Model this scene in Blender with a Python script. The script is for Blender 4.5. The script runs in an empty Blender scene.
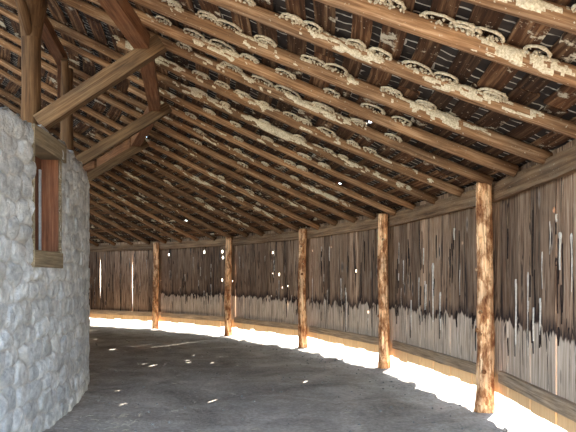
import bpy, math, random
import numpy as np
from mathutils import Vector, Matrix, noise as mn
random.seed(7); rng = np.random.default_rng(7)
sc = bpy.context.scene; COL = sc.collection
R_ = math.radians

# ------------------------------------------------------------------ the barn's measures (origin = barn centre, x/y on the ground)
EYE = Vector((12.9754, -5.1658, 1.4413)); FPX = 597.2; HOR = 278.37
RP, RV = 15.19, 15.34            # circle of posts, vertices of the plank wall's polygon (inner face)
AZ0, STEP = 5.0, 11.97           # azimuth of the nearest post, post spacing
RS, HS = 10.67, 2.84             # stone ring: outer radius, height
SUN_AZ, SUN_EL = 60.0, 20.5
def zraf(r):                     # underside of the rafters
    w = RP - r
    return 2.4377 + .3627*w + .0092*w*w
def pol(r, az, z=0.0):
    return Vector((r*math.cos(R_(az)), r*math.sin(R_(az)), z))
def ray(u, v):
    return Vector(((u-288)/FPX, 1.0, -(v-HOR)/FPX))
def vaz(k): return AZ0 + STEP*k
def bay_frame(k):
    a, b = pol(RV, vaz(k)), pol(RV, vaz(k+1))
    t = (b-a).normalized(); n = Vector((t.y, -t.x, 0))      # n points outwards
    return a, t, n, (b-a).length
def to_bay(u, v):                # where a line of sight meets the plank wall: bay, distance along it, height
    d = ray(u, v)
    for k in range(-2, 8):
        a, t, n, L = bay_frame(k)
        den = d.dot(n)
        if den <= 0: continue
        s = (a-EYE).dot(n)/den
        P = EYE + d*s; x = (P-a).dot(t)
        if s > 0 and 0 <= x <= L: return k, x, P.z
    return None
def to_deck(u, v, up=.135):
    d = ray(u, v); prev = None
    for i in range(100, 3000):
        P = EYE + d*(i*.01); r = math.hypot(P.x, P.y)
        if P.z > zraf(r)+up and r < 15.6: return r, math.degrees(math.atan2(P.y, P.x))
    return None

# ------------------------------------------------------------------ mesh collector
class MB:
    def __init__(s): s.v=[]; s.f=[]; s.uv=[]; s.t=[]; s.sm=[]
    def face(s, idx, uv, tone, smooth=False):
        s.f.append(idx); s.uv.append(uv); s.t.append(tone); s.sm.append(smooth)
    def prism(s, poly, fn, w0, w1, tone=.5, uo=(0,0)):
        """poly: outline (x, y) ccw; fn(x, y, w) -> point"""
        n=len(poly); b=len(s.v)
        for w in (w0, w1):
            for (x,y) in poly: s.v.append(tuple(fn(x,y,w)))
        uv=[(x+uo[0], y+uo[1]) for x,y in poly]
        s.face([b+i for i in range(n)], uv, tone)
        s.face([b+n+i for i in reversed(range(n))], list(reversed(uv)), tone)
        for i in range(n):
            j=(i+1)%n
            s.face([b+i, b+n+i, b+n+j, b+j], [uv[i],(uv[i][0]+.02,uv[i][1]+.02),(uv[j][0]+.02,uv[j][1]+.02),uv[j]], tone)
    def box(s, o, ex, ey, ez, tone=.5, uo=(0,0), seg=1, jit=0.0):
        """box from corner frame: o centre, ex long axis (half vectors)"""
        L=ex.length*2; prevr=None
        W=ey.length; H=ez.length
        for i in range(seg+1):
            c=o+ex*(2*i/seg-1)
            b=len(s.v)
            js=[1+jit*mn.noise(Vector((i*.9+uo[0]*3, q*7.1, uo[1]))) for q in range(4)]
            for q,(a,d) in enumerate(((-1,-1),(1,-1),(1,1),(-1,1))):
                s.v.append(tuple(c+ey*a*js[q]+ez*d*js[q]))
            x=L*i/seg+uo[0]
            if i:
                px=L*(i-1)/seg+uo[0]
                for q in range(4):
                    r=(q+1)%4; y0=uo[1]+q*.31; y1=y0+(W*2 if q%2==0 else H*2)
                    s.face([prevr+q, prevr+r, b+r, b+q], [(px,y0),(px,y1),(x,y1),(x,y0)], tone)
            else: s.face([b+3,b+2,b+1,b], [(x,0),(x+.1,0),(x+.1,.1),(x,.1)], tone)
            prevr=b
        b=prevr; s.face([b,b+1,b+2,b+3], [(0,0),(.1,0),(.1,.1),(0,.1)], tone)
    def tube(s, pts, rad, n=12, tone=.5, uo=(0,0), bump=.0, bs=8.0, sq=0.0, caps=True, ref=None):
        L=0; prev=None; seed=uo[0]*1.7+uo[1]
        for i,p in enumerate(pts):
            t=(pts[min(i+1,len(pts)-1)]-pts[max(i-1,0)]).normalized()
            rf=ref or (Vector((0,0,1)) if abs(t.z)<.9 else Vector((1,0,0)))
            a=t.cross(rf).normalized(); c=a.cross(t).normalized()
            if i: L+=(p-pts[i-1]).length
            b=len(s.v); r=rad[i] if isinstance(rad,(list,tuple)) else rad
            for k in range(n):
                th=2*math.pi*k/n+math.pi/n
                cx,cy=math.cos(th),math.sin(th)
                rr=r*(1+ (sq*(1/max(abs(cx),abs(cy))-1) if sq else 0))
                q=Vector((cx*1.3, cy*1.3, L*bs*.25+seed))
                rr*=1+bump*(mn.noise(q)+.6*mn.noise(q*Vector((2.6,0,0)).x if False else Vector((cx*3.1,cy*3.1,L*bs+seed))))
                s.v.append(tuple(p+a*cx*rr+c*cy*rr))
            if i:
                Lp=L-(p-pts[i-1]).length
                for k in range(n):
                    j=(k+1)%n; y0=uo[1]+k*2*math.pi*r/n; y1=uo[1]+(k+1)*2*math.pi*r/n
                    s.face([prev+k,prev+j,b+j,b+k],[(Lp+uo[0],y0),(Lp+uo[0],y1),(L+uo[0],y1),(L+uo[0],y0)],tone,True)
            elif caps: s.face([b+k for k in reversed(range(n))],[(.01*k,.02*(k%3)) for k in range(n)],tone)
            prev=b
        if caps: s.face([prev+k for k in range(n)],[(.01*k,.02*(k%3)) for k in range(n)],tone)
    def build(s, name, mat, parent=None, kind=None):
        me=bpy.data.meshes.new(name); me.from_pydata(s.v,[],s.f)
        uvl=me.uv_layers.new(name='UVMap'); flat=[c for f in s.uv for q in f for c in q]
        uvl.data.foreach_set('uv', flat)
        at=me.attributes.new('tone','FLOAT','FACE'); at.data.foreach_set('value', s.t)
        me.polygons.foreach_set('use_smooth', s.sm)
        me.materials.append(mat); me.validate(); me.update()
        o=bpy.data.objects.new(name,me); COL.objects.link(o)
        if parent is not None: o.parent=parent
        if kind: o['kind']=kind
        return o
def grid_mesh(name, co, nx, ny, mat, attrs, keep=None, uv=None, parent=None):
    """co (nx*ny,3) -> smooth quad sheet; attrs {name: array}"""
    i=np.arange(nx-1)[:,None]*ny+np.arange(ny-1)[None,:]
    F=np.stack([i,i+ny,i+ny+1,i+1],-1).reshape(-1,4)
    if keep is not None: F=F[keep.reshape(-1)]
    me=bpy.data.meshes.new(name); me.from_pydata(co.tolist(),[],F.tolist())
    for k,a in attrs.items():
        at=me.attributes.new(k,'FLOAT','POINT'); at.data.foreach_set('value',a.astype(np.float32).ravel())
    me.polygons.foreach_set('use_smooth',[True]*len(me.polygons))
    if uv is not None:
        l=me.uv_layers.new(name='UVMap'); li=F.ravel(); l.data.foreach_set('uv',uv[li].astype(np.float32).ravel())
    me.materials.append(mat); me.update()
    o=bpy.data.objects.new(name,me); COL.objects.link(o)
    if parent is not None: o.parent=parent
    return o
def tag(o, label, cat, group=None):
    o['label']=label; o['category']=cat
    if group: o['group']=group
    return o
def empty(name, loc=(0,0,0)):
    o=bpy.data.objects.new(name,None); COL.objects.link(o); o.location=loc; return o
def adopt(o, root):              # keep the mesh where it stands while its root sits at the thing's base
    o.parent=root; o.matrix_parent_inverse=Matrix.Translation(-root.location)
    return o

# ------------------------------------------------------------------ materials
class NT:
    def __init__(s, name):
        s.m=bpy.data.materials.new(name); s.m.use_nodes=True; s.t=s.m.node_tree; s.n=s.t.nodes
        s.b=s.n['Principled BSDF']; s.b.inputs['Roughness'].default_value=.9
        s.b.inputs['Specular IOR Level'].default_value=.2
    def new(s, typ, **kw):
        n=s.n.new(typ)
        for k,v in kw.items(): setattr(n,k,v)
        return n
    def ln(s,a,b): s.t.links.new(a,b)
    def vec(s, src, scale):
        m=s.new('ShaderNodeMapping'); m.inputs['Scale'].default_value=scale; s.ln(src,m.inputs['Vector']); return m.outputs[0]
    def noise(s, src, scale, detail=4, rough=.6, vs=None, dist=0):
        if vs: src=s.vec(src,vs)
        n=s.new('ShaderNodeTexNoise'); n.inputs['Scale'].default_value=scale; n.inputs['Detail'].default_value=detail
        n.inputs['Roughness'].default_value=rough; n.inputs['Distortion'].default_value=dist
        s.ln(src,n.inputs['Vector']); return n.outputs['Fac']
    def ramp(s, src, stops):
        r=s.new('ShaderNodeValToRGB'); e=r.color_ramp.elements
        while len(e)<len(stops): e.new(.5)
        for q,(p,c) in zip(e,stops):
            q.position=p; q.color=(c,c,c,1) if isinstance(c,(int,float)) else (*c,1)
        s.ln(src,r.inputs[0]); return r.outputs[0]
    def mix(s, fac, a, b, blend='MIX'):
        m=s.new('ShaderNodeMix',data_type='RGBA',blend_type=blend)
        for sk,v in ((m.inputs[0],fac),(m.inputs[6],a),(m.inputs[7],b)):
            if isinstance(v,(int,float)): sk.default_value=v
            elif isinstance(v,tuple): sk.default_value=(*v,1)
            else: s.ln(v,sk)
        return m.outputs[2]
    def math(s, op, a, b=0.0, clamp=False):
        m=s.new('ShaderNodeMath',operation=op,use_clamp=clamp)
        for sk,v in ((m.inputs[0],a),(m.inputs[1],b)):
            if isinstance(v,(int,float)): sk.default_value=v
            else: s.ln(v,sk)
        return m.outputs[0]
    def attr(s,name): return s.new('ShaderNodeAttribute',attribute_name=name).outputs['Fac']
    def uv(s): return s.new('ShaderNodeTexCoord').outputs['UV']
    def obj(s): return s.new('ShaderNodeNewGeometry').outputs['Position']
    def done(s, col, h=None, strength=.4, dist=.01):
        s.ln(col,s.b.inputs['Base Color'])
        if h is not None:
            b=s.new('ShaderNodeBump'); b.inputs['Strength'].default_value=strength; b.inputs['Distance'].default_value=dist
            s.ln(h,b.inputs['Height']); s.ln(b.outputs[0],s.b.inputs['Normal'])
        return s.m

def wood(name, dark, mid, light, streak=.5, cracks=.5, vlong=False, mud=0.0, mudcol=(.55,.47,.34), gs=1.0):
    """weathered wood, grain along U (or V for upright planks); tone = the piece's own shade"""
    m=NT(name); uv=m.uv()
    ls=(1.2*gs,26*gs,1) if not vlong else (26*gs,1.2*gs,1)
    g=m.noise(uv,1.6,6,.65,ls,.3)
    big=m.noise(uv,1.0,4,.6,(2.2,5,1) if not vlong else (5,2.2,1))
    col=m.ramp(g,[(.28,dark),(.5,mid),(.74,light)])
    col=m.mix(m.ramp(big,[(.36,0.0),(.66,1.0)]),col,m.mix(1.0,col,(1.45,1.35,1.2),'MULTIPLY'))
    t=m.attr('tone'); tv=m.math('ADD',m.math('MULTIPLY',t,.95),.52)
    tc=m.new('ShaderNodeCombineColor'); [m.ln(tv,tc.inputs[i]) for i in range(3)]
    col=m.mix(1.0,col,tc.outputs[0],'MULTIPLY')
    cs=(.9,42,1) if not vlong else (42,.9,1)
    cr=m.noise(uv,1.0,5,.7,cs,.6); crm=m.ramp(cr,[(.30,1.0),(.38,0.0)])
    col=m.mix(m.math('MULTIPLY',crm,cracks),col,(.02,.014,.01))
    if mud<0:
        sp=m.ramp(m.noise(uv,38,3,.6),[(.66,0.0),(.69,1.0)])
        col=m.mix(m.math('MULTIPLY',sp,.8),col,mudcol)
    if mud>0:
        mn_=m.noise(uv,9,6,.7); patch=m.noise(uv,2.3,2,.5)
        mk=m.ramp(m.math('ADD',m.math('MULTIPLY',mn_,.6),m.math('MULTIPLY',patch,.55)),[(.66-mud*.12,0.0),(.70-mud*.12,1.0)])
        sp=m.ramp(m.noise(uv,38,3,.6),[(.66,0.0),(.69,1.0)])
        mk=m.math('MAXIMUM',mk,m.math('MULTIPLY',sp,.7))
        col=m.mix(mk,col,mudcol)
    return m.done(col,g,.5,.006)

M_PLATE=wood('plate_wood',(.045,.022,.011),(.17,.10,.055),(.28,.19,.115),mud=-1,gs=.5)
M_RAFT =wood('rafter_wood',(.065,.028,.012),(.185,.098,.048),(.38,.245,.145),mud=-1)
M_POST =wood('post_wood',(.13,.055,.024),(.36,.20,.105),(.62,.46,.29),cracks=.7,gs=.8)
M_JUN =wood('juniper_wood',(.032,.014,.006),(.085,.043,.018),(.15,.085,.04),cracks=.5)
M_BEAM =wood('beam_wood',(.035,.018,.008),(.085,.047,.022),(.155,.098,.05),mud=0,cracks=.6)
M_PURL =wood('purlin_wood',(.08,.03,.013),(.17,.075,.034),(.27,.14,.07))
M_SHEATH=wood('sheathing_wood',(.012,.005,.002),(.060,.025,.010),(.25,.15,.08),mud=.02,cracks=.9,gs=.6)
M_GIRT =wood('girt_wood',(.10,.068,.042),(.25,.185,.125),(.38,.30,.22))
M_LINT =wood('lintel_wood',(.08,.06,.04),(.17,.135,.09),(.27,.22,.16))
M_JAMB =wood('jamb_wood',(.08,.034,.02),(.16,.07,.042),(.26,.135,.08),vlong=True,cracks=.3)

def mottle(mat):
    t=mat.node_tree; b=t.nodes['Principled BSDF']; src=b.inputs['Base Color'].links[0].from_socket
    tc=t.nodes.new('ShaderNodeTexCoord'); mp=t.nodes.new('ShaderNodeMapping'); mp.inputs['Scale'].default_value=(3.6,8,1); t.links.new(tc.outputs['UV'],mp.inputs[0])
    n=t.nodes.new('ShaderNodeTexNoise'); n.inputs['Scale'].default_value=1; n.inputs['Detail'].default_value=6; n.inputs['Roughness'].default_value=.7; t.links.new(mp.outputs[0],n.inputs[0])
    rp=t.nodes.new('ShaderNodeValToRGB'); e=rp.color_ramp.elements
    e[0].position=.36; e[0].color=(.38,.20,.13,1); e[1].position=.48; e[1].color=(1.15,.92,.75,1); q=e.new(.55); q.color=(2.0,2.1,2.1,1)
    t.links.new(n.outputs['Fac'],rp.inputs[0]); m=t.nodes.new('ShaderNodeMix'); m.data_type='RGBA'; m.blend_type='MULTIPLY'; m.inputs[0].default_value=1
    t.links.new(src,m.inputs[6]); t.links.new(rp.outputs[0],m.inputs[7]); t.links.new(m.outputs[2],b.inputs['Base Color'])
mottle(M_POST)
def planks_mat(rag_on=True):
    m=NT('wall_planks'); uv=m.uv(); pos=m.obj()
    sep=m.new('ShaderNodeSeparateXYZ'); m.ln(pos,sep.inputs[0]); z=sep.outputs[2]
    g=m.noise(uv,1.5,6,.65,(30,1.3,1),.3)
    col=m.ramp(g,[(.30,(.11,.052,.027)),(.5,(.36,.215,.127)),(.70,(.62,.43,.28))])
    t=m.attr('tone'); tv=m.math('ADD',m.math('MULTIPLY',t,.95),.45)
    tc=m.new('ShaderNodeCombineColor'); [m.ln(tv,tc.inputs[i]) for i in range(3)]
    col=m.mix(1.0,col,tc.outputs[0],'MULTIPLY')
    # dark splits, running with the grain
    c1=m.ramp(m.noise(uv,1.0,4,.75,(15,.7,1),.8),[(.41,1.0),(.445,0.0)])
    vo=m.new('ShaderNodeTexVoronoi'); vo.inputs['Scale'].default_value=1; m.ln(m.vec(uv,(6.5,1.9,1)),vo.inputs['Vector'])
    eye=vo.outputs['Distance']; sepc=m.new('ShaderNodeSeparateColor'); m.ln(vo.outputs['Color'],sepc.inputs[0])
    few=m.ramp(sepc.outputs[0],[(.55,0.0),(.56,1.0)])
    rim=m.math('MULTIPLY',m.ramp(eye,[(.17,1.0),(.24,0.0)]),few); core=m.math('MULTIPLY',m.ramp(eye,[(.11,1.0),(.15,0.0)]),few)
    col=m.mix(m.math('MULTIPLY',rim,.5),col,(.40,.32,.25))
    c1=m.math('MAXIMUM',c1,core)
    col=m.mix(m.math('MULTIPLY',c1,.85),col,(.02,.013,.012))
    # below the old ground line: worn pale grey, ragged dark edge with drips
    rag=m.noise(uv,1.0,2,.6,(5,.3,1)); rag2=m.noise(uv,1.0,2,.6,(22,1.5,1))
    h=m.math('ADD',m.math('MULTIPLY',rag,.42),m.math('MULTIPLY',rag2,.16))
    zz=m.math('SUBTRACT',m.math('ADD',m.math('ADD',z,h),m.math('MULTIPLY',t,.09)),.335)           # ~ .97 edge
    low=m.ramp(m.math('SUBTRACT',zz,.4),[(.545,1.0),(.56,0.0)])
    if not rag_on: low=m.ramp(z,[(.455,1.0),(.47,0.0)])
    pale=m.ramp(g,[(.3,(.30,.20,.125)),(.52,(.62,.47,.34)),(.72,(.80,.67,.52))])
    pale=m.mix(m.math('MULTIPLY',c1,.5),pale,(.10,.07,.05))
    skirt_bounce=m.ramp(m.math('SUBTRACT',z,.0),[(.36,1.0),(.44,0.0)])  # warm bounce off the sunlit ground, painted into the lowest board colour
    pale=m.mix(skirt_bounce,pale,m.mix(g,(.50,.30,.14),(.78,.56,.31)))
    col=m.mix(low,col,pale)
    ed=m.ramp(m.math('SUBTRACT',zz,.4),[(.535,0.0),(.56,1.0),(.60,.9),(.72,0.0)])
    if rag_on: col=m.mix(m.math('MULTIPLY',ed,m.ramp(m.noise(uv,1.0,4,.7,(22,3,1)),[(.36,.15),(.55,1.0)])),col,(.022,.012,.012))
    return m.done(col,m.math('SUBTRACT',g,m.math('MULTIPLY',c1,.5)),.5,.006)
M_PLANK=planks_mat(); M_PLANK2=planks_mat(False)

def shingle_mat():
    m=NT('shingle_underside'); uv=m.uv()
    sep=m.new('ShaderNodeSeparateXYZ'); m.ln(m.vec(uv,(1,1,1)),sep.inputs[0])
    br=m.new('ShaderNodeTexBrick'); br.inputs['Scale'].default_value=1; br.inputs['Brick Width'].default_value=.235
    br.inputs['Row Height'].default_value=.095; br.inputs['Mortar Size'].default_value=.008; br.inputs['Mortar Smooth'].default_value=.2
    wob=m.noise(uv,5,2,.5); wv=m.new('ShaderNodeVectorMath',operation='MULTIPLY_ADD')
    cmb=m.new('ShaderNodeCombineXYZ'); m.ln(wob,cmb.inputs[1]); m.ln(wob,cmb.inputs[0])
    m.ln(cmb.outputs[0],wv.inputs[0]); wv.inputs[1].default_value=(.08,.10,0); m.ln(uv,wv.inputs[2])
    m.ln(wv.outputs[0],br.inputs['Vector'])
    br.inputs['Color1'].default_value=(.022,.016,.013,1); br.inputs['Color2'].default_value=(.05,.038,.03,1)
    br.inputs['Mortar'].default_value=(.50,.45,.37,1)
    on=m.ramp(m.noise(uv,6,2,.5),[(.42,0.0),(.5,1.0)])
    col=m.mix(on,(.03,.022,.018),br.outputs['Color'])
    return m.done(col,br.outputs['Fac'],.3,.01)
M_SHIN=shingle_mat()

def stone_mat():
    m=NT('corral_stone'); pos=m.obj()
    n=m.noise(pos,9,8,.7); f=m.noise(pos,60,4,.7)
    col=m.ramp(n,[(.34,(.36,.36,.36)),(.5,(.55,.55,.545)),(.66,(.76,.74,.70))])
    t=m.attr('tone'); tv=m.math('ADD',m.math('MULTIPLY',t,.42),.80)
    tc=m.new('ShaderNodeCombineColor'); [m.ln(tv,tc.inputs[i]) for i in range(3)]
    col=m.mix(1.0,col,tc.outputs[0],'MULTIPLY')
    col=m.mix(m.ramp(f,[(.62,0.0),(.72,.6)]),col,(.60,.57,.52))
    col=m.mix(m.ramp(m.noise(pos,3.5,3,.6),[(.5,0.0),(.68,.5)]),col,(.40,.35,.29))
    mo=m.attr('mortar')
    mb=m.ramp(m.noise(pos,14,4,.6),[(.35,(.38,.35,.31)),(.6,(.66,.60,.53))])
    col=m.mix(m.math('MULTIPLY',mo,.75),col,mb)
    return m.done(col,m.math('ADD',n,m.math('MULTIPLY',f,.6)),1.0,.035)
M_STONE=stone_mat()

def dirt_mat():
    m=NT('trodden_dirt'); pos=m.obj()
    n=m.noise(pos,1.3,8,.68,None,.5); f=m.noise(pos,26,5,.7)
    col=m.ramp(m.math('ADD',m.math('MULTIPLY',n,.6),m.math('MULTIPLY',f,.4)),[(.36,(.19,.165,.14)),(.5,(.38,.335,.285)),(.62,(.57,.51,.44))])
    sp=m.ramp(m.noise(pos,75,3,.6),[(.69,0.0),(.73,.5)])
    col=m.mix(sp,col,(.36,.33,.28))
    return m.done(col,m.math('ADD',n,m.math('MULTIPLY',f,.35)),.8,.05)
M_DIRT=dirt_mat()
def simple(name, c0, c1, scale=20, spec=.2, rough=.9, bump=.3):
    m=NT(name); n=m.noise(m.obj(),scale,5,.65)
    m.b.inputs['Roughness'].default_value=rough
    return m.done(m.ramp(n,[(.3,c0),(.7,c1)]),n,bump,.01)
M_OUT=simple('dry_ground',(.26,.215,.155),(.40,.34,.26),3)
M_MUD=simple('nest_mud',(.36,.26,.15),(.86,.74,.53),70,bump=.9)
M_STAIN=simple('pale_split_wood',(.45,.36,.27),(.85,.76,.64),30)
M_SPLIT=simple('dark_split',(.012,.008,.007),(.05,.03,.022),30)
M_METAL=simple('galvanised_strip',(.30,.32,.35),(.5,.52,.55),30,rough=.4)
M_STRAW=simple('straw',(.50,.44,.30),(.75,.68,.5),20)
M_PEB=simple('pebble',(.12,.115,.105),(.28,.265,.24),20)
M_DARK=simple('dark_interior_board',(.05,.035,.028),(.12,.08,.06),20)

# ------------------------------------------------------------------ ground
def floor_z(r, az):
    P=pol(r,az); n=mn.noise(P*1.1)*.012+mn.noise(P*5)*.006
    e=max(0,min(1,(r-14.0)/1.0))*max(0,min(1,(15.45-r)/.2))
    n+=e*(max(0,mn.noise(P*3.3+Vector((0,0,4))))*.05+mn.noise(P*11)*.016)
    return n-.012
rs=np.concatenate([np.linspace(3.0,10.2,8),np.arange(10.3,15.72,.06)]); az=np.concatenate([np.arange(-60,-14,1.5),np.arange(-14,75,.26),np.arange(75,206,3)])
co=np.zeros((len(az)*len(rs),3)); k=0
for a in az:
    for r in rs:
        P=pol(r,a,floor_z(r,a)); co[k]=P; k+=1
o=grid_mesh('floor',co,len(az),len(rs),M_DIRT,{}); o['kind']='structure'
# flip so the sheet faces up
b=MB()
for i in range(72):
    a0,a1=i*5,i*5+5
    rr=[15.72,17,20,26,40,90]
    for q in range(5):
        n=len(b.v)
        for (r,a) in ((rr[q],a0),(rr[q+1],a0),(rr[q+1],a1),(rr[q],a1)): b.v.append(tuple(pol(r,a,-.012 if q==0 and r<16 else -.03)))
        b.face([n,n+1,n+2,n+3],[(0,0)]*4,.5)
b.build('ground',M_OUT,None,'structure')
b=MB()    # ground behind the camera, out through the open bay
n=len(b.v)
for a in range(-160,-60,5):
    n=len(b.v)
    for (r,q) in ((0.5,a),(15.72,a),(15.72,a+5),(0.5,a+5)): b.v.append(tuple(pol(r,q,-.02)))
    b.face([n,n+1,n+2,n+3],[(0,0)]*4,.5)
b.build('ground',M_OUT,None,'structure')

# ------------------------------------------------------------------ plank wall with its knot holes and cracks
HOLES=[  # seen in the photo: pixel of the hole, half width and half height in metres
 (168.6,254.7,.030,.030),(204,252,.030,.034),(221.7,251.5,.032,.034),(222.4,257.5,.030,.030),(221.4,280,.028,.034),(161,280.6,.014,.016),
 (272,252.6,.026,.026),(279,274.5,.024,.034),(287.6,286,.017,.022),(282,287.6,.014,.022),(272,273.5,.016,.018),(298,292.5,.014,.02),
 (331,247,.012,.014),(355.7,271,.022,.03),(368,312,.024,.024),(312.5,250.7,.010,.012),(325,294,.014,.03),
 (271,296,.014,.018),(232.2,281,.016,.02),(178,290,.010,.012),(463-.5,243,.008,.012),(554,210,.008,.022)]
CRACKS=[(100,256,300,.022),(132.3,254,316,.017),(235.2,284,318,.014),(235.2,262,276,.008),(287.6,292,312,.006),(355.7,280,300,.004),(222,284,300,.005),(164.5,270,285,.004)]
bays={}
for (u,v,a,c) in HOLES:
    h=to_bay(u,v)
    if h: bays.setdefault(h[0],[]).append((h[1],h[2],max(.021,a*1.3),max(.024,c*1.3)))
for (u,v0,v1,a) in CRACKS:
    h0=to_bay(u,v0); h1=to_bay(u,v1)
    if h0 and h1: bays.setdefault(h0[0],[]).append((h0[1],(h0[2]+h1[2])/2,a,abs(h0[2]-h1[2])/2))
def board_polys(x0,x1,z0,z1,holes):
    out=[]; z=z0
    for (xc,zc,a,c) in sorted(holes,key=lambda h:h[1]):
        a=min(a,(x1-x0)/2-.012); xc=min(max(xc,x0+a+.008),x1-a-.008); c=min(c,(z1-z0)/2)
        lo,hi=zc-c-.004,zc+c+.004
        if lo<z: continue
        if hi>z1-.01: continue
        out.append([(x0,z),(x1,z),(x1,lo),(x0,lo)]); N=6; slim=c/a>3
        def e(th):
            if slim: s=math.sin(th); return (xc+a*math.cos(th)*(1 if abs(s)<.99 else 0), zc+c*s)
            return (xc+a*math.cos(th)*random.uniform(.85,1.1), zc+c*math.sin(th))
        right=[e(-math.pi/2+math.pi*i/N) for i in range(1,N)]
        left=[e(math.pi/2+math.pi*i/N) for i in range(1,N)]
        bot,top=(xc,zc-c),(xc,zc+c)
        out.append([(xc,lo),(x1,lo),(x1,hi),(xc,hi),top]+right[::-1]+[bot])
        out.append([(x0,lo),(xc,lo),bot]+left[::-1]+[top,(xc,hi),(x0,hi)])
        z=hi
    out.append([(x0,z),(x1,z),(x1,z1),(x0,z1)])
    return out
WIN_STAINS=[(559.6,232,270,.018),(572,233,292,.02),(515.6,279,345,.016),(528,272,356,.02),(540,298,335,.016),(556,214,222,.01),
 (432.7,263,322,.026),(440,292,330,.02),(419,277,312,.016),(403.6,260,284,.02),(425,281,310,.014),(411,300,330,.014),
 (355.7,277,338,.022),(341,278,300,.018),(325,299,318,.018),(312.5,278,306,.018),(346,292,330,.014),(368,318,330,.014),
 (279,280,304,.012),(287.6,290,306,.012),(298,297,308,.010),(222,286,312,.014),(204,290,306,.012),(211,284,300,.010)]
stains={}
for (u,v0,v1,w) in WIN_STAINS:
    h0=to_bay(u,v0); h1=to_bay(u,v1)
    if h0 and h1: stains.setdefault(h0[0],[]).append((h0[1],h0[2],h1[2],w))
for k in range(-1,13):
    a,t,n,L=bay_frame(k); near=-2<=k<=5
    fn=lambda x,z,w: a+t*x+n*w+Vector((0,0,z))
    b=MB(); x=-.02; i=0
    hs=bays.get(k,[])
    while x<L+.02:
        w=random.choice([.2,.24,.27,.3,.3,.32]) if near else .3
        x1=min(x+w,L+.03)
        if L+.03-x1<.12: x1=L+.03
        hb=[h for h in hs if x<=h[0]<x1]
        # open seams between planks stay shut: neighbours lap by a centimetre, every second one set 8 mm back
        off=.009*(i%2)
        zb=.185+random.uniform(-.014,.016)+(random.uniform(-.03,.03) if random.random()<.2 else 0)
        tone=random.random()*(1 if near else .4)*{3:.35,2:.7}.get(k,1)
        uo=(random.uniform(0,50)*0+k*7.3, 0)
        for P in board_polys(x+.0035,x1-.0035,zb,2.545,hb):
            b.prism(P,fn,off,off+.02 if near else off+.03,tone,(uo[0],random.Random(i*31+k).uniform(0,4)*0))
        near_hole=[h for h in hs if abs(h[0]-x1)<.05]
        wd=.035 if not near_hole else .012
        b.prism([(x1-wd,.2),(x1+wd,.2),(x1+wd,2.5),(x1-wd,2.5)],fn,.0305,.045,.2,(k*7.3,0))
        x=x1; i+=1
    o=b.build('wall_outer',M_PLANK if k<4 else M_PLANK2,None,'structure')
    sts=list(stains.get(k,[]))
    if 0<=k<=4 or k==-1:
        r2=random.Random(k+50)
        for q in range(8):
            zt=r2.uniform(1.0,2.1); sts.append((r2.uniform(.15,L-.15),zt,zt-r2.uniform(.08,.45),r2.uniform(.005,.012)))
        s=MB()
        sts=[e for e in sts if not any(abs(e[0]-h[0])<h[2]+e[3] and min(e[1],e[2])<h[1]+h[3]*.8 and max(e[1],e[2])>h[1]-h[3]*.8 for h in hs)]
        for (xs,zt,zb_,w) in sts:
            if zt<zb_: zt,zb_=zb_,zt
            H=zt-zb_; pts=[]
            prof=[(0,.15),(.04,.9),(.10,1.0),(.2,.5),(.45,.3),(.8,.22),(1.0,.05)]
            ph=r2.uniform(0,6)
            rt=[(xs+w*q_*r2.uniform(.7,1.1)+.006*math.sin(ph+f*6),zt-f*H) for f,q_ in prof]
            lf=[(xs-w*q_*r2.uniform(.7,1.1)+.006*math.sin(ph+f*6),zt-f*H) for f,q_ in prof]
            s.prism(lf+rt[::-1],fn,-.004,.012,.5)
        ds_=MB(); spl=[]
        for (xs,zt,zb_,w_) in sts: spl.append((xs+w_*1.5,max(zt,zb_)-.05,min(zt,zb_)-.12,.006))
        for q in range(34 if k<=2 else 18):
            zt=r2.uniform(.75,2.2); spl.append((r2.uniform(.12,L-.12),zt,max(.47,zt-r2.uniform(.06,.7)),r2.uniform(.003,.010)))
        for q in range(26 if k<=3 else 0):      # drips at the foot of the dark zone
            zt=r2.uniform(.96,1.06); spl.append((r2.uniform(.1,L-.1),zt,zt-r2.uniform(.06,.22),r2.uniform(.008,.018)))
        clear=lambda e: not any(abs(e[0]-h[0])<h[2]+e[3]+.012 and min(e[1],e[2])<h[1]+h[3] and max(e[1],e[2])>h[1]-h[3] for h in hs)
        spl=[e for e in spl if clear(e)]
        for (xs,zt,zb_,w_) in spl:
            H=zt-zb_; ph=r2.uniform(0,6); prof=[(0,.1),(.12,.8),(.25,1.0),(.5,.7),(.8,.45),(1.0,.05)]
            wob=lambda f: .007*math.sin(ph+f*5)
            ds_.prism([(xs-w_*p_+wob(f),zt-f*H) for f,p_ in prof]+[(xs+w_*p_+wob(f),zt-f*H) for f,p_ in reversed(prof)],fn,-.0015,.011,.5)
        o3=ds_.build('dark_split',M_SPLIT,o); o3['kind']='stuff'; o3['label']='dark splits and drip marks in the planks'
        o2=s.build('pale_streak',M_STAIN,o); o2['kind']='stuff'; o2['label']='pale worn splits and drips in the planks'

bay_words={-2:'beside the camera',-1:'right of the nearest post',0:'between the nearest and second posts',1:'between the second and third posts',
 2:'between the third and fourth posts',3:'between the fourth and fifth posts',4:'beyond the fifth post, at the far left'}
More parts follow.
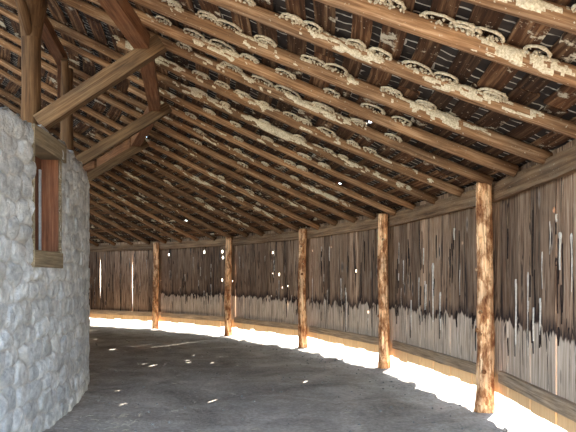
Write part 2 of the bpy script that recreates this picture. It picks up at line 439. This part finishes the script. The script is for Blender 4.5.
# ------------------------------------------------------------------ wall plates, girts and posts
PINK=0
for k in range(-1,8):
    a,t,n,L=bay_frame(k); mid=a+t*L/2
    if k<=5:
        b=MB(); b.box(mid-n*.035+Vector((0,0,2.375)),t*(L/2-.004),-n*.03,Vector((0,0,.095)),random.uniform(.3,.9),(k*3.1,k*1.7),seg=14,jit=.10)
        o=b.build('wall_plate',M_PLATE); 
        tag(o,'rough wall plate beam '+bay_words.get(k,'at the hidden far end'),'beam','wall plates')
        b=MB(); b.box(mid-n*.028+Vector((0,0,.39)),t*(L/2-.10),-n*.024,Vector((0,0,.062)),random.uniform(.4,1),(k*2.3,k*.7),seg=12,jit=.10)
        o=b.build('girt',M_GIRT)
        tag(o,'low horizontal girt board '+bay_words.get(k,'at the hidden far end'),'board','low girts')
POSTW=['nearest and largest wall post, knotty orange-brown trunk peeled of bark at right','second wall post from the right, peeled log with flaking lower bark',
 'third wall post from the right, slim brown log','fourth wall post from the right, dark log beside a lit crack','fifth wall post from the right, short dark log near the stone ring']
for k in range(-1,6):
    base=pol(RP-.02,vaz(k)); zb=floor_z(RP,vaz(k))-.01
    r0=[.082,.092,.085,.085,.085,.085,.085][k+1] if k!=0 else .090
    nz=26; pts=[]; rad=[]
    for i in range(nz+1):
        f=i/nz; z=zb+f*(2.475-zb)
        pts.append(base+Vector((.012*math.sin(f*5+k),.012*math.cos(f*4+k*2),z)))
        fl=.03*max(0,1-f*9)
        rad.append(r0*(1.06-.14*f)+fl*.5+.006*mn.noise(Vector((z*4,k*3,1))))
    b=MB(); b.tube(pts,rad,18,.5+.1*math.sin(k*2),(k*5.3,k*1.1),bump=.11,bs=11)
    o=b.build('wall_post',M_POST)
    lab=POSTW[k] if 0<=k<5 else ('wall post out of frame beside the camera' if k<0 else 'wall post hidden behind the stone ring')
    tag(o,lab,'post','wall posts')
    # knots: stubs of sawn branches
    rk=random.Random(k+3)
    for q in range(5):
        z=rk.uniform(.4,2.2); th=R_(rk.uniform(150,260)); d=Vector((math.cos(th+R_(vaz(k))),math.sin(th+R_(vaz(k))),.15)).normalized()
        s=MB(); c=base+Vector((0,0,z)); s.tube([c+d*r0*.75,c+d*(r0*1.02),c+d*(r0*1.13)],[.03,.024,.012],8,.1,(q,k))
        ko=s.build('knot',M_POST); ko.parent=o

# ------------------------------------------------------------------ roof: sheathing and shingles (ceiling)
def decku(x,y,w):   # x = azimuth metres at r=12 , y = radius
    return pol(y,math.degrees(x/12.0),zraf(y)+.128+w)
skyholes=[]
for (u,v,h) in [(168,111,.016),(327.5,132,.02),(370,125,.022),(340,185,.022),(108,208,.026),(107,220,.02),(126,211,.014),(122,229,.014),(128,223,.014),(117,237,.018),(185,221,.022),(212,175,.014),(144,137,.022),(82,144,.014),(213,174,.012)]:
    q=to_deck(u,v)
    if q: skyholes.append((R_(q[1])*12.0,q[0],h))
AZA,AZB=-13.2,206.0
deck=MB()
pitch=.235; r=15.50; rows=[]
while r>3.4: rows.append(r); r-=pitch
cell=R_(3.0)*12
def with_holes(mb,x0,x1,y0,y1,fn,w0,w1,tone,uvs):
    k_=1.9 if mb is deck else 2.8
    hh=[(min(max(x,x0+h*k_*12/y+.01),x1-h*k_*12/y-.01),y,h*k_*12/y,h*k_) for (x,y,h) in skyholes if x0<=x<x1 and y0<=y<=y1 and x1-x0>h*6]
    hh2=[]
    for (x,y,a,c) in hh:
        c=min(c,(y1-y0)/2-.008); y=min(max(y,y0+c+.006),y1-c-.006); hh2.append((x,y,a,c))
    for P in board_polys(x0,x1,y0,y1,hh2): mb.prism(P,fn,w0,w1,tone,uvs)
DUV=[]
for q in range(len(rows)-1):
    y1,y0=rows[q],rows[q+1]
    azs=AZA
    while azs<AZB-.01:
        far=azs>80; st=3.0 if not far else 9.0
        x0,x1=R_(azs)*12,R_(min(azs+st,AZB))*12
        deck_holes=[(x,y,h) for (x,y,h) in skyholes]
        with_holes(deck,x0,x1,y0-.01,y1+.01,decku,.024,.036,.5,(0,0))
        azs+=st
# shingle UVs: (along radius, along azimuth in metres)
for f in range(len(deck.uv)): deck.uv[f]=[(v,u) for (u,v) in deck.uv[f]]
ceil=deck.build('ceiling',M_SHIN,None,'structure')
sh=MB()
for q in range(len(rows)-1):
    y1=rows[q]-.03; y0=rows[q+1]+.052
    azs=AZA+random.uniform(0,5); i=0
    while azs<AZB:
        far=azs>80
        ln=random.uniform(7,16)*12/max(y0,6) if not far else 18
        e=min(azs+ln,AZB); j0,j1=random.uniform(-.02,.02),random.uniform(-.02,.02); tone=random.random()**1.3
        dz=random.uniform(0,.008); st=2.7 if not far else 9; x=azs; uo=(random.uniform(0,40),random.uniform(0,9)); wj=random.uniform(-.02,.018)
        while x<e-.01:
            xe=min(x+st,e)
            f0=(x-azs)/max(e-azs,.1); f1=(xe-azs)/max(e-azs,.1)
            sk=lambda X,Y,w,A=azs,E=e,j0=j0,j1=j1: decku(X,Y+j0+(j1-j0)*((math.degrees(X/12)-A)/max(E-A,.1)),w)
            with_holes(sh,R_(x)*12+(.004 if x==azs else 0),R_(xe)*12,y0-wj,y1,sk,-.0+dz*0,.021,tone,uo)
            x=xe
        azs=e+.05
so=sh.build('sheathing_board',M_SHEATH,ceil); so['label']='rough brown sheathing boards with gaps'

# ------------------------------------------------------------------ rafters with mud crust
raz=[-11.35,-8.6,-6.2,-3.05,.1,2.5,4.78,7.95,10.75,13.4,16.0,18.7,21.4,24.1,26.9,29.8,32.6,35.5,38.2,40.8,43.5,46.2,48.9,51.6,54.3,57,59.8,62.5,65.2,68,70.8,73.5,76.3]
ordn=['zeroth','first','second','third','fourth','fifth','sixth','seventh','eighth','ninth','tenth','eleventh','twelfth','thirteenth']
def raft_label(a):
    ks=[(abs(a-vaz(k)),k) for k in range(0,5)]
    names=['nearest wall post','second wall post','third wall post','fourth wall post','fifth wall post']
    if a<-9: return None
    k=max([k for k in range(0,5) if vaz(k)<=a+.6],default=-1)
    seq=[x for x in raz if x>-9]
    if k<0:
        i=[x for x in seq if x<vaz(0)-.6][::-1].index(a)+1
        return '%s rafter right of the nearest wall post, round pole'%ordn[i]
    i=[x for x in seq if vaz(k)-.6<=x].index(a)
    if abs(a-vaz(k))<.7: return 'round pole rafter ending above the %s'%names[k]
    i=[x for x in seq if x>vaz(k)+.6].index(a)+1
    return '%s rafter left of the %s, weathered round pole'%(ordn[i],names[k]) if i<14 else None
def raft_axis(a,seed,rr,r):
    w=.03*mn.noise(Vector((r*.45,seed*3.7,0)))
    zz=.012*mn.noise(Vector((r*.6,seed*2.1,9)))
    return pol(r,a,zraf(r)+rr+.004+zz-.003)+pol(1,a+90)*w
RINFO={}
CR={-8.6:.10,-6.2:.08,-3.05:.0,.1:.14,2.5:.34,4.78:.34,7.95:.12,10.75:.14,13.4:.36,16.0:.30,18.7:.26,21.4:.4,24.1:.36,26.9:.26,29.8:.24,35.5:.22}
for si,a in enumerate(raz):
    rr=random.uniform(.05,.062); seed=si+.37; rr*=1 if a<12 else .86
    r1=15.26-random.uniform(0,.05); r0=5.2 if (a<0 or si%3!=1) else 11.25+random.uniform(-.15,.15)
    npt=34; rsq=[r1-(r1-r0)*i/npt for i in range(npt+1)]
    pts=[raft_axis(a,seed,rr,q) for q in rsq]
    rads=[rr*(1+.10*mn.noise(Vector((q*.8,seed,5)))-.055*max(0,11.5-q)) for q in rsq]
    b=MB(); b.tube(pts,rads,12,random.uniform(.1,1),(si*4.1,si*.83),bump=.07,bs=5,sq=.25)
    root=empty('roof_rafter',pts[0])
    adopt(b.build('pole',M_RAFT),root)
    RINFO[a]=(seed,rr,root)
    lb=raft_label(a)
    tag(root,lb or ('pole rafter overhead behind the camera' if a<-9 else 'pole rafter at the far end hidden by the stone ring'),'rafter','pole rafters')
    # crust of old nests: a lumpy shell over the side that faces the opening and the underside
    if -9.5<a<50:
        nl=int((15.0-9.5)/.02) if a<20 else int((15.0-10.5)/.04); dr=.02 if a<20 else .04
        na=9; vv=[]; hh=[]
        side=-pol(1,a+90); dn=Vector((0,0,-1))
        for i in range(nl):
            q=15.0-i*dr; c=raft_axis(a,seed,rr,q)
            R0=rr*(1+.10*mn.noise(Vector((q*.8,seed,5))))
            env=max(0,min(1,(14.85-q)/1.1))*max(0,min(1,(q-10.9-.03*max(0,a))/.6))*(.35+.65*max(0,min(1,(30-a)/30)))
            cl=mn.noise(Vector((q*1.5,seed*5,1)))*.5+.26*mn.noise(Vector((q*.5,seed,3)))
            for j in range(na):
                th=R_(-75+j*17.5)   # from underside (-) to the top corner (+)
                d=side*math.cos(th)+Vector((0,0,1))*math.sin(th)
                nn=mn.noise(Vector((q*9,j*.62,seed)))*.5+mn.noise(Vector((q*24,j*1.4,seed+3)))*.34
                h=(cl*1.25+nn*1.0+.10*math.sin(th)-CR.get(a,.40))*env - (.12 if j in (0,) else 0)
                if j in (0,na-1): h=min(h,.02)
                sqf=1+.25*(1/max(abs(math.cos(th)),abs(math.sin(th)))-1)
                vv.append(c+d*(R0*sqf*1.02+max(-.004,min(h,.26)*.055+(.006*mn.noise(Vector((q*40,j*2.1,seed+8))) if h>.02 else 0)))); hh.append(h)
        b=MB(); b.v=[tuple(v) for v in vv]
        for i in range(nl-1):
            for j in range(na-1):
                id4=[i*na+j,(i+1)*na+j,(i+1)*na+j+1,i*na+j+1]
                if sum(hh[x]>0 for x in id4)>=2: b.face(id4,[(0,0)]*4,.5,True)
        if b.f:
            # drop unused points
            used=sorted({x for f in b.f for x in f}); mp={x:i for i,x in enumerate(used)}
            b.v=[b.v[x] for x in used]; b.f=[[mp[x] for x in f] for f in b.f]
            o=b.build('mud_crust',M_MUD); adopt(o,root); o['label']='cream crust of dried nest mud'; o['kind']='stuff'

# swallow nest rings where the rafters meet the boards
rn=random.Random(11)
def nest(a,r,size,seed):
    sd,rr,root=RINFO[a]
    c=raft_axis(a,sd,rr,r); side=-pol(1,a+90); along=pol(1,a,0); along.z=-(.3627+.0184*(RP-r)); along.normalize()
    up=side.cross(along); up=up if up.z>0 else -up
    o0=c+side*(rr*.9)+up*(rr-.008)
    b=MB(); q=random.Random(seed); L=size*q.uniform(.9,1.35); D=size*q.uniform(.75,1.1)
    for ring in range(2 if q.random()<.45 else 1):
        f=1-.38*ring; pts=[]; rd=[]
        N=15
        full=q.random()<.4
        for i in range(N+1):
            th=math.pi*i/N if not full else math.pi*(-.12+1.24*i/N)
            x=math.cos(th)*L*f; y=math.sin(th)*D*f
            jt=.10*size*mn.noise(Vector((i*.7,seed,ring)))
            pts.append(o0+along*(x+jt)+side*(y+jt)-up*(.004+.006*ring))
            rd.append(.0085+.007*abs(mn.noise(Vector((i*.5,seed*2.3,ring+2)))))
        b.tube(pts,rd,7,.5,(seed,0),bump=.55,bs=90)
    for i in range(26):            # mud pellets heaped along the foot of the ring
        x=q.uniform(-1.1,1.1)*L; y=abs(q.gauss(0,.35))*D*.5; s_=q.uniform(.006,.016)
        c2=o0+along*x+side*y-up*q.uniform(0,.03); m0=len(b.v)
        for (dx,dy,dz) in ((1,0,0),(0,1,0),(-1,0,0),(0,-1,0),(0,0,1),(0,0,-1)): b.v.append(tuple(c2+Vector((dx,dy,dz))*s_*q.uniform(.7,1.2)))
        for f in ((0,1,4),(1,2,4),(2,3,4),(3,0,4),(1,0,5),(2,1,5),(3,2,5),(0,3,5)): b.face([m0+j for j in f],[(0,0)]*3,.5,True)
    ob=b.build('swallow_nest',M_MUD)
    return ob
want={-8.6:10,-6.2:12,-3.05:12,.1:9,2.5:8,4.78:7,7.95:9,10.75:6,13.4:5,16.0:4,18.7:4,21.4:3,26.9:3,29.8:2,35.5:2}
rngs={-8.6:(11.5,14.8),-6.2:(12.2,14.6),-3.05:(11.6,14.6),.1:(11.4,14.3),2.5:(11.6,14.2)}
for a,cnt in want.items():
    lo,hi=rngs.get(a,(11.9,14.2)); tot=cnt
    for i in range(cnt):
        r=lo+(hi-lo)*(i+rn.uniform(.1,.8))/cnt
        ob=nest(a,r,(rn.uniform(.07,.105) if a<5 else rn.uniform(.055,.085)),rn.random()*90+i)
        rl=(raft_label(a) or 'far rafter').split(',')[0].replace('round pole ','')
        pw=('near the wall end of' if i>=cnt*.67 else 'at the inner part of' if i<cnt*.33 else 'midway along')
        tag(ob,'mud nest ring %s the %s'%(pw,rl.replace('of the nearest wall','of nearest').replace('of the ','of ').replace(' wall post',' post')),'nest','nest rings %s the %s'%(pw,rl))

# ------------------------------------------------------------------ ring purlins, inner posts and knee braces
NODE=[(-7.8),(4.3),(15.4),(26.8),(38.2),(50)]
for i in range(5):
    A=pol(11.56,NODE[i],zraf(11.56)-.083); B=pol(11.56,NODE[i+1],zraf(11.56)-.083)
    d=(B-A); b=MB()
    b.box((A+B)/2,d/2-d.normalized()*.075,d.cross(Vector((0,0,1))).normalized()*.075,Vector((0,0,.078)),.5-.08*i,(i*3.3,i),seg=10,jit=.06)
    o=b.build('ring_purlin',M_PURL)
    tag(o,['dark red-brown ring purlin overhead, running off the top of the frame','short dark ring purlin between the tops of the two nearest knee braces','dark ring purlin beyond the second knee brace','far dark ring purlin beyond the third knee brace','farthest ring purlin, hidden behind the stone ring'][i],'beam','outer ring purlins')
    A=pol(10.36,NODE[i],zraf(10.36)-.075); B=pol(10.36,NODE[i+1],zraf(10.36)-.075); d=B-A
    b=MB(); b.box((A+B)/2,d/2-d.normalized()*.012,d.cross(Vector((0,0,1))).normalized()*.065,Vector((0,0,.068)),.25,(i*2.3,i+9),seg=10,jit=.08)
    o=b.build('ring_purlin',M_PURL)
    tag(o,['inner purlin above the stone ring, left of the forked post, out of frame','inner purlin sloping from the forked post down to the second inner post','inner purlin behind the second inner post','inner purlin at the far left above the stone ring','farthest inner purlin hidden behind the stone ring'][i],'beam','inner ring purlins')
PW=['thick juniper post with a flared forked top standing on the stone ring','slim square-sided second post above the lintel end of the stone ring','third inner post, hidden behind the second one','fourth inner post, dark and far behind the stone ring']
for i in range(1,5):
    az_=NODE[i]; rp=10.42
    z0=HS+.0; zt=zraf(rp)-.155; N=14
    rp_=rp+(.0 if i>1 else .01)
    rr=[0,.088,.075,.08,.08][i]
    pts=[];rad=[]
    for q in range(N+1):
        f=q/N; pts.append(pol(rp_+.035*f*(1 if i==1 else 0),az_,z0+(zt-z0)*f)+Vector((.01*math.sin(f*4+i),0,0)))
        fl=0
        if i==1: fl=.055*max(0,(f-.72)/.28)
        rad.append(rr+fl)
    b=MB(); b.tube(pts,rad,16,.5-.06*i,(i*3,i),bump=.07,bs=6,sq=.3)
    root=empty('juniper_post',pts[0]); adopt(b.build('trunk',M_JUN),root)
    tag(root,PW[i-1],'post','inner posts')
    for sgn in (-1,1):    # head brackets spreading under the purlin
        s=MB(); p0=pts[-5]+pol(.04,az_+90*sgn); p1=pol(rp_,az_+sgn*1.9,zt-.0)
        s.tube([p0,p0.lerp(p1,.5)+Vector((0,0,.02)),p1],[.04,.05,.05],8,.3,(i,sgn),bump=.1)
        adopt(s.build('fork_arm',M_JUN),root)
BW=['broad squared knee brace rising from the forked post to the rafters, nearest','second knee brace, rising from behind the stone ring end','third knee brace, narrow and lowest of the three','fourth knee brace, hidden behind the stone ring']
for i in range(1,5):
    az_=NODE[i]
    A=pol(10.545,az_-.35,2.97); B=pol(11.74,az_-.35,zraf(11.74)+.0)
    d=(B-A); L=d.length; dn=d.normalized(); sd=pol(1,az_+90); up=sd.cross(dn); up=up if up.z>0 else -up
    b=MB(); b.box((A+B)/2,d/2,sd*.055,up*(.078 if i==1 else .068),.75-.12*i,(i*5,i),seg=12,jit=.05)
    o=b.build('knee_brace',M_BEAM); tag(o,BW[i-1],'brace','knee braces')

# ------------------------------------------------------------------ stone ring
W0,W1=1.40,5.55; WZ0,WZ1=1.70,2.665    # the boxed opening
def stone_sheet(azs,ds,name,rough=False,inner=False):
    # profile: up the outer face, over the top, down the inner face
    zs=list(np.arange(-.03,HS,ds)); prof=[(0,z) for z in zs]
    tw=.56
    prof+=[(x,HS) for x in np.arange(ds,tw,ds*1.5)]+[(tw,z) for z in np.arange(HS,-.03,-ds*6)]
    arc=[]; s=0
    arcp=[0]
    for i in range(1,len(prof)): arcp.append(arcp[-1]+math.dist(prof[i],prof[i-1]))
    S=np.radians(azs)*RS; nx,ny=len(azs),len(prof)
    SS,TT=np.meshgrid(S,np.array(arcp),indexing='ij')
    # warp
    wx=np.zeros(SS.size); wz=np.zeros(SS.size); fine=np.zeros(SS.size); topj=np.zeros(SS.size)
    sf=SS.ravel(); tf=TT.ravel()
    for i in range(SS.size):
        p=Vector((sf[i],tf[i],0))
        wx[i]=mn.noise(p*3.2)*.06+mn.noise(p*11)*.022; wz[i]=mn.noise(p*3.2+Vector((9,0,0)))*.045+mn.noise(p*11+Vector((5,5,0)))*.018
        fine[i]=mn.noise(p*9+Vector((0,0,3)))*.011+mn.noise(p*24)*.006+mn.noise(p*55)*.003
        topj[i]=mn.noise(Vector((sf[i]*2.2,0,7)))*.055+mn.noise(Vector((sf[i]*7,0,2)))*.03
    x=sf+wx; y=tf+wz
    RH,CW=.18,.26
    row=np.floor(y/RH).astype(int); best1=np.full(x.shape,9.); best2=np.full(x.shape,9.); idb=np.zeros(x.shape,int)
    def hsh(a,b,c): 
        v=np.sin(a*127.1+b*311.7+c*74.7)*43758.5453; return v-np.floor(v)
    for dr_ in (-1,0,1):
        rw=row+dr_; shf=.5*(rw%2); cw=CW
        colm=np.floor(x/cw-shf).astype(int)
        for dc in (-1,0,1,2):
            cc=colm+dc
            cx=(cc+shf+.5+(hsh(rw,cc,1)-.5)*.6)*cw; cy=(rw+.5+(hsh(rw,cc,2)-.5)*.38)*RH
            d=(np.abs((x-cx)/1.3)**4.5+np.abs(y-cy)**4.5)**(1/4.5)-.03*hsh(rw,cc,5)
            idn=rw*1000+cc
            m=d<best1
            best2=np.where(m,best1,np.minimum(best2,d)); idb=np.where(m,idn,idb); best1=np.where(m,d,best1)
    e=(best2-best1)
    dome=np.clip(e/.045,0,1)**.5
    ho=(hsh(idb,idb*0,3)-.5)*.022
    h=(.030+ho)*dome-.012*np.clip(best1/.15,0,1)+fine*np.clip(dome+.3,0,1)
    tone=hsh(idb,idb*0,8); mort=1-np.clip(e/.022,0,1)
    co=np.zeros((SS.size,3)); P=prof
    for j,(dx,z) in enumerate(P):
        sl=slice(j,SS.size,ny)
        rr=RS-dx; hh=h[sl]
        if dx==0: nr,nz=1,0
        elif z==HS and dx<tw: nr,nz=0,1
        else: nr,nz=-1,0
        r=rr+nr*hh-.02*nr; zz=z+nz*hh*1.0
        # top rounding and unevenness
        edge=np.clip((z-(HS-.10))/.10,0,1) if dx==0 else (1 if dx<tw else 0)
        zz=zz+edge*(topj[sl]+(hsh(idb[sl],idb[sl]*0,4)-.5)*.05)
        if dx==0: r=r-.03*edge**2
        a=S/RS
        co[sl,0]=r*np.cos(a); co[sl,1]=r*np.sin(a); co[sl,2]=zz
    am=(azs[:-1]+azs[1:])/2; pz=np.array([p[1] if p[0]==0 else -9 for p in P]); pm=(pz[:-1]+pz[1:])/2
    keep=~((am[:,None]>W0)&(am[:,None]<W1)&(pm[None,:]>WZ0-.13)&(pm[None,:]<WZ1+.15))
    o=grid_mesh(name,co,nx,ny,M_STONE,{'tone':tone,'mortar':mort},keep)
    o['kind']='structure'
    return o
stone_sheet(np.concatenate([np.arange(-50,-14.01,.6),np.arange(-14,24,.08),np.arange(24,206,1.5)]),.0145,'wall_inner')

# the boxed opening in the stone ring
win=empty('window_1',pol(RS,(W0+W1)/2,WZ0)); win['kind']='structure'
def polbox(name,r0,r1,a0,a1,z0,z1,mat,tone=.5,along='az',nseg=4,parent=win):
    b=MB()
    fn=lambda x,z,w: pol(r0+(r1-r0)*w,a0+(a1-a0)*x,z)
    for i in range(nseg):
        x0,x1=i/nseg,(i+1)/nseg
        L=R_(a1-a0)*RS
        base=len(b.v)
        b.prism([(x0,z0),(x1,z0),(x1,z1),(x0,z1)],fn,0,1,tone,(0,0))
        for q in range(len(b.uv)-6,len(b.uv)): b.uv[q]=[(u*L+r0,v) for u,v in b.uv[q]]
    return adopt(b.build(name,mat),parent)
polbox('lintel',RS-.36,RS+.012,W0-.05,W1+.9,WZ1,WZ1+.18,M_LINT,.6)
polbox('sill',RS-.36,RS+.02,W0-.15,W1+.05,WZ0-.155,WZ0+.0,M_LINT,.55)
polbox('jamb',RS-.36,RS+.006,W1-.0,W1+.04,WZ0,WZ1,M_LINT,.5,nseg=1)
polbox('jamb',RS-.36,RS+.012,W0-.07,W0,WZ0,WZ1,M_LINT,.5,nseg=1)
polbox('back_board',RS-.34,RS-.19,W0,W1,WZ0,WZ1,M_JAMB,.15)
b=MB()
fn=lambda x,z,w: pol(RS-.19+x,W1-.14*w,z)
b.prism([(0,WZ0+.02),(.165,WZ0+.02),(.165,WZ1-.0),(0,WZ1-.0)],fn,0,1,.75); adopt(b.build('side_board',M_JAMB),win)
b=MB(); fn=lambda x,z,w: pol(RS-.185+w,4.85+x,z)
b.prism([(0,WZ0+.03),(.16,WZ0+.03),(.16,WZ1-.12),(0,WZ1-.12)],fn,0,.02,.5); o=adopt(b.build('metal_strip',M_METAL),win)

# ------------------------------------------------------------------ litter on the floor
b=MB(); rs_=random.Random(5)
for i in range(110):
    a_=rs_.uniform(-6,30); r_=rs_.uniform(10.9,14.6)
    if i<60: a_=rs_.uniform(-1,6); r_=rs_.uniform(10.85,11.5)
    c=pol(r_,a_,floor_z(r_,a_)+.006); th=rs_.uniform(0,6.28); L=rs_.uniform(.02,.09); d=Vector((math.cos(th),math.sin(th),rs_.uniform(-.05,.1)))
    b.tube([c-d*L/2,c+Vector((0,0,.006)),c+d*L/2],.0016,4,.5,(i,0))
o=b.build('straw',M_STRAW); tag(o,'scattered short straws on the dirt floor','straw'); o['kind']='stuff'
b=MB()
for i in range(420):
    a_=rs_.uniform(-4,48); r_=rs_.uniform(10.85,15.1)
    if i%3==0: r_=rs_.uniform(14.2,15.1)
    s_=rs_.uniform(.006,.02); c=pol(r_,a_,floor_z(r_,a_)+s_*.3)
    n=len(b.v); top=[]
    for (x,y,z) in ((1,0,0),(0,1,0),(-1,0,0),(0,-1,0),(0,0,.8),(0,0,-.6)): b.v.append(tuple(c+Vector((x*s_*rs_.uniform(.7,1.3),y*s_,z*s_))))
    for f in ((0,1,4),(1,2,4),(2,3,4),(3,0,4),(1,0,5),(2,1,5),(3,2,5),(0,3,5)): b.face([n+x for x in f],[(0,0)]*3,.5)
o=b.build('clod',M_PEB); tag(o,'small clods and pebbles strewn over the dirt floor','clods'); o['kind']='stuff'

# ------------------------------------------------------------------ light
w=bpy.data.worlds.new('World'); sc.world=w; w.use_nodes=True; nt=w.node_tree
bg=nt.nodes['Background']; sky=nt.nodes.new('ShaderNodeTexSky'); sky.sky_type='NISHITA'; sky.sun_disc=False
sky.sun_elevation=R_(SUN_EL+14); sky.sun_rotation=R_(90-SUN_AZ); sky.air_density=1.0; sky.dust_density=.6
mx=nt.nodes.new('ShaderNodeMix'); mx.data_type='RGBA'; mx.inputs[0].default_value=.7
nt.links.new(sky.outputs[0],mx.inputs[6]); mx.inputs[7].default_value=(.58,.58,.60,1); nt.links.new(mx.outputs[2],bg.inputs[0])
bg.inputs[1].default_value=2.3   # thin bright haze over the blue
sd=bpy.data.lights.new('sun','SUN'); sd.energy=34.0; sd.angle=R_(.35); sd.color=(1,.95,.86)
so=bpy.data.objects.new('sun',sd); COL.objects.link(so)
d=Vector((math.cos(R_(SUN_AZ))*math.cos(R_(SUN_EL)),math.sin(R_(SUN_AZ))*math.cos(R_(SUN_EL)),math.sin(R_(SUN_EL))))
so.rotation_euler=d.to_track_quat('Z','Y').to_euler(); so.location=d*30

# ------------------------------------------------------------------ camera
cd=bpy.data.cameras.new('camera'); cam=bpy.data.objects.new('camera',cd); COL.objects.link(cam)
cam.location=EYE; cam.rotation_euler=(R_(90),0,0)
cd.sensor_fit='HORIZONTAL'; cd.sensor_width=36; cd.lens=FPX*36/576; cd.shift_y=(HOR-216)/576
cd.clip_start=.05; cd.clip_end=400
sc.camera=cam
sc.cycles.use_denoising=True
sc.cycles.max_bounces=10; sc.cycles.diffuse_bounces=7
sc.view_settings.view_transform='Standard'; sc.view_settings.look='None'; sc.view_settings.gamma=1
sc.view_settings.use_curve_mapping=False; sc.view_settings.exposure=0.85
